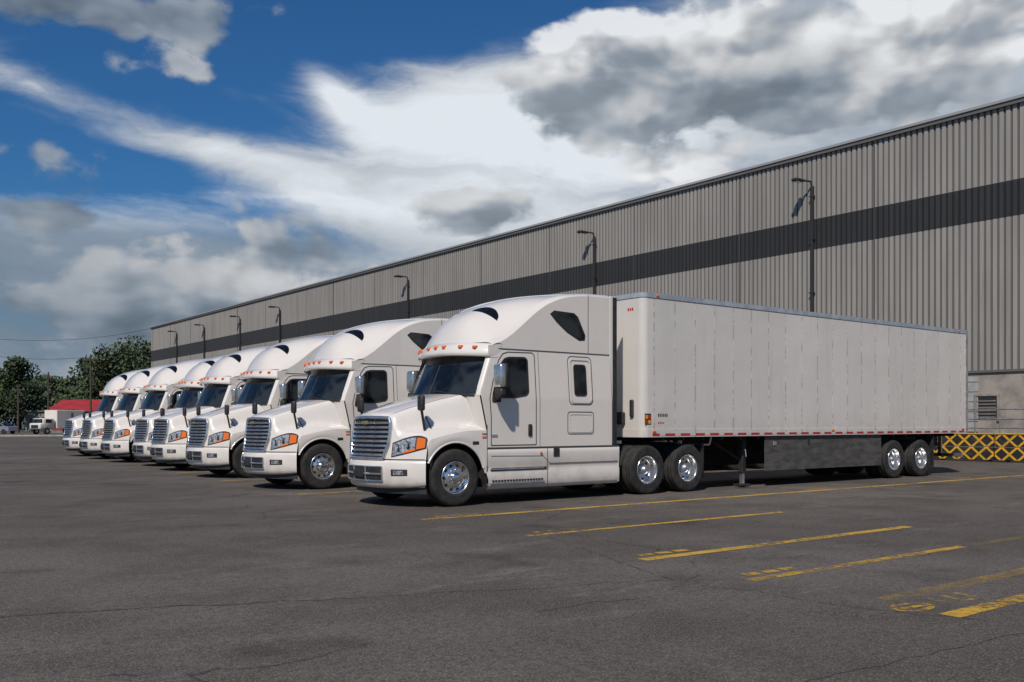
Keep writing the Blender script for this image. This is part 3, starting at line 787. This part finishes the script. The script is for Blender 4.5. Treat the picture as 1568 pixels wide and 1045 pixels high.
b.box(0,kd.length,-.15,.15,-.05,.16,M_KERB,.02); b.box(0,kd.length,.16,2.0,-.05,.12,M_KERB); b.obj('kerb_stone',ke)
M_WOOD=mat('pole_wood',fn=vary((.09,.07,.055),(.05,.04,.03),3),rough=.9)
for t0,D,H in ((-.448,120,10.2),(-.493,130,8.5),(-.525,140,7.0)):
    x,y=place(t0,D); b=MB(); b.cyl((0,0,0),(0,0,H),.15,M_WOOD,r1=.10,n=8); b.rbox((0,0,H-.6),(2.0,.12,.12),M_WOOD,rot=Matrix.Rotation(rad(-37.5),3,'Z').to_quaternion())
    for q in (-.8,0,.8): b.cyl((q*.793,-q*.609,H-.54),(q*.793,-q*.609,H-.36),.05,M_LENS,n=6)
    b.obj('utility_pole',None,(x,y,0))
b=MB(); we=empty('overhead_wires')
def wire(p0,p1,sag):
    P=[]
    for i in range(25):
        k=i/24; P.append(Vector(p0).lerp(Vector(p1),k)-Vector((0,0,sag*4*k*(1-k))))
    b.tube(P,.020,M_DARK,5)
x,y=place(-.62,95)
wire((x,y,10.8),(38,118,14.0),1.6); wire((x,y,9.4),place(-.448,120)+(9.9,),.8)
b.obj('wires',we)

# ------------------------------------------------------------------ world: sky with clouds
SUN_AZ=Vector((-.81,-.585)).normalized(); EL=rad(46)
wd=bpy.data.worlds.new('World'); sc.world=wd; wd.use_nodes=True
n=N(wd.node_tree); bg=wd.node_tree.nodes['Background']; bg.inputs['Strength'].default_value=.1
sky=n.new('ShaderNodeTexSky'); sky.sky_type='NISHITA'; sky.sun_disc=False; sky.sun_elevation=EL
sky.sun_rotation=math.atan2(SUN_AZ.x,SUN_AZ.y)%(2*math.pi); sky.air_density=1.2; sky.dust_density=.6; sky.ozone_density=2.5
tc=n.new('ShaderNodeTexCoord'); s=n.sep(tc.outputs['Generated'])
fz=n.m('ADD',n.m('MULTIPLY',s[0],.609),n.m('MULTIPLY',s[1],.793))
rz=n.m('ADD',n.m('MULTIPLY',s[0],.793),n.m('MULTIPLY',s[1],-.609))
az=n.m('MULTIPLY',n.m('ARCTAN2',rz,fz),57.2958); el=n.m('MULTIPLY',n.m('ARCSINE',s[2]),57.2958)
AE=n.comb(az,el,0)
def blobs(L):
    o=None
    for b_ in L:
        a0,e0,sa,se,amp=b_[:5]; tilt=b_[5] if len(b_)>5 else 0
        mp=n.new('ShaderNodeMapping'); mp.vector_type='TEXTURE'; n.put(mp.inputs[0],AE)
        mp.inputs['Location'].default_value=(a0,e0,0); mp.inputs['Rotation'].default_value=(0,0,rad(tilt)); mp.inputs['Scale'].default_value=(sa*2.3,se*2.3,1)
        gt=n.new('ShaderNodeTexGradient'); gt.gradient_type='QUADRATIC_SPHERE'; n.put(gt.inputs[0],mp.outputs[0])
        o=n.m('MULTIPLY_ADD',gt.outputs['Fac'],amp,o if o is not None else 0.0)
    return o
elc=n.m('MAXIMUM',el,0.0)
P0=n.comb(n.m('MULTIPLY',az,.05),n.m('MULTIPLY',elc,.085),0.3)
wn=n.new('ShaderNodeTexNoise'); n.put(wn.inputs['Vector'],P0); wn.inputs['Scale'].default_value=2.2; wn.inputs['Detail'].default_value=5
wsub=n.new('ShaderNodeVectorMath'); wsub.operation='SUBTRACT'; n.put(wsub.inputs[0],wn.outputs['Color']); wsub.inputs[1].default_value=(.5,.5,.5)
def vadd(a,b):
    v=n.new('ShaderNodeVectorMath'); v.operation='ADD'; n.put(v.inputs[0],a); n.put(v.inputs[1],b); return v.outputs[0]
def warp(P,amt): return vadd(P,n.scale(wsub.outputs[0],amt))
Ps=n.comb(n.m('ADD',n.m('MULTIPLY',az,.035),n.m('MULTIPLY',elc,.03)),n.m('MULTIPLY',elc,.15),4.0)
n1=n.noise(warp(Ps,.6),1.7,8,.58)
cov1=blobs([(-27,17.8,6,1.3,.42,-16),(-17,15.4,7,1.2,.55,-8),(-10.5,18.8,3.2,1.0,.42,-38),(-3,17,7.5,3.4,.75,8),(6,17,8,5.0,.65),(-5,13,9,2.4,.5),
  (18,19,10,8,.6),(27,20,8,9,.5),(-14,22,8,1.8,-.25),(-6,23.5,8,1.6,-.30,4),(-24,14.0,5,.9,-.3),(-6,20.6,5,1.0,.16,-14)])
low=n.ss(el,14.5,8.5,0,.50)
d1=n.ss(n.m('ADD',n.m('ADD',n1,cov1),low),.60,1.05)
# cumulus: low-frequency mass + billows, shaded from a sunward-shifted sample
P2=n.comb(n.m('MULTIPLY',az,.075),n.m('MULTIPLY',elc,.12),1.7)
P2w=warp(P2,.22)
def cum(P,det):
    a=n.noise(P,1.9,det,.54)
    v=n.vor(P,4.2)
    return n.m('ADD',n.m('MULTIPLY_ADD',a,.95,.025),n.m('MULTIPLY_ADD',v,-.17,.07))
c2=cum(P2w,8); c2b=n.noise(P2w,1.9,3,.5); c2s=n.noise(vadd(P2w,(-.07,.15,0)),1.9,3,.5)
cov2=blobs([(-22,21.8,8,2.2,.42),(-27,11.2,3.6,1.3,.34),(-23,6.5,9,3.0,.34),(-12,10.0,6,1.6,.28),(-1.0,12.4,4.6,1.6,.36),(4.5,20.4,3.6,2.6,.42),(3.5,17.3,4,1.4,.30),
  (13,21,7,3,.34),(20,18.5,9,3.6,.42),(27,23,7,3,.38),(9.5,15.0,3.5,1.6,.34),(-8,6.5,10,2.6,.30),(-18,19.4,4,.9,.20),(-9,20.5,6,2.6,-.26),(-20,16,8,1.4,-.2),(-4,17,4,1.6,-.2),(-3,24,7,1.5,-.25)])
dens2=n.m('ADD',c2,cov2)
d2=n.ss(dens2,.60,.72)
edge=n.ss(dens2,.92,.64)
lit=n.ss(n.m('ADD',n.m('ADD',n.m('SUBTRACT',c2b,c2s),n.m('MULTIPLY',n.m('SUBTRACT',c2,c2b),.45)),n.m('MULTIPLY',edge,.06)),-.12,.17)
br=blobs([(4.0,21.6,5,2.8,.80),(9.5,15,4.5,2.2,.75),(15,23.5,9,2.6,.70),(28,22,8,4.5,.85),(-1,13.2,5,1.7,.35),(-12,10.6,7,2.4,.38),(20,17.5,9,2,.20),(-18,19.5,4,1.2,.30),(-14,7,12,3,.12)])
lum=n.m('ADD',n.m('ADD',.165,n.m('MULTIPLY',br,.24)),n.m('MULTIPLY',lit,n.m('ADD',.22,n.m('MULTIPLY',br,.85))))
lum=n.m('MULTIPLY',lum,n.ss(n1,.25,.75,.80,1.15))
lum=n.m('MINIMUM',lum,.88)
tint=n.mix(n.ss(lum,.15,.6),(.74,.94,1.18),(.98,1.0,1.03))
vcol=n.scale(tint,n.m('MULTIPLY',lum,9.6))
skyc=n.mix(1.0,sky.outputs[0],(.17,.42,.68),'MULTIPLY')
haze=n.ss(el,13,0,0,.75)
skyc=n.mix(haze,skyc,(1.9,2.9,3.8))
softl=n.m('ADD',.27,blobs([(-3,17,9,4.5,.60),(6,15.5,9,5,.50),(-17,15.5,9,1.6,.40,-8),(-27,17.7,6,1.6,.36,-16),(-26,12.4,8,1.1,.50),(-14,12.6,10,1.1,.42),(20,19,13,6,.34),(-10.5,18.8,3.4,1.2,.4,-38),(-3,10,8,2,.2)]))
softl=n.m('MULTIPLY',softl,n.ss(n1,.25,.75,.68,1.20))
softl=n.m('MINIMUM',softl,.84)
scol=n.scale(n.mix(n.ss(softl,.25,.65),(.74,.94,1.18),(.95,1.0,1.05)),n.m('MULTIPLY',softl,10.0))
c=n.mix(n.m('MULTIPLY',d1,.93),skyc,scol)
c=n.mix(n.m('MULTIPLY',d2,.90),c,vcol)
n.l.new(c,bg.inputs['Color'])

sun=bpy.data.lights.new('sun','SUN'); sun.energy=3.6; sun.angle=rad(1.2); sun.color=(1,.92,.82)
so=bpy.data.objects.new('sun',sun); sc.collection.objects.link(so)
sv=Vector((SUN_AZ.x*math.cos(EL),SUN_AZ.y*math.cos(EL),math.sin(EL)))
so.rotation_euler=sv.to_track_quat('Z','Y').to_euler(); so.location=(-20,-20,40)

cam=bpy.data.cameras.new('camera'); co=bpy.data.objects.new('camera',cam); sc.collection.objects.link(co); sc.camera=co
co.location=(0,0,1.45); co.rotation_euler=(rad(90),0,-math.atan2(.609,.793))
cam.sensor_width=36; cam.lens=36*1440/1568; cam.shift_y=125.5/1568; cam.clip_end=5000
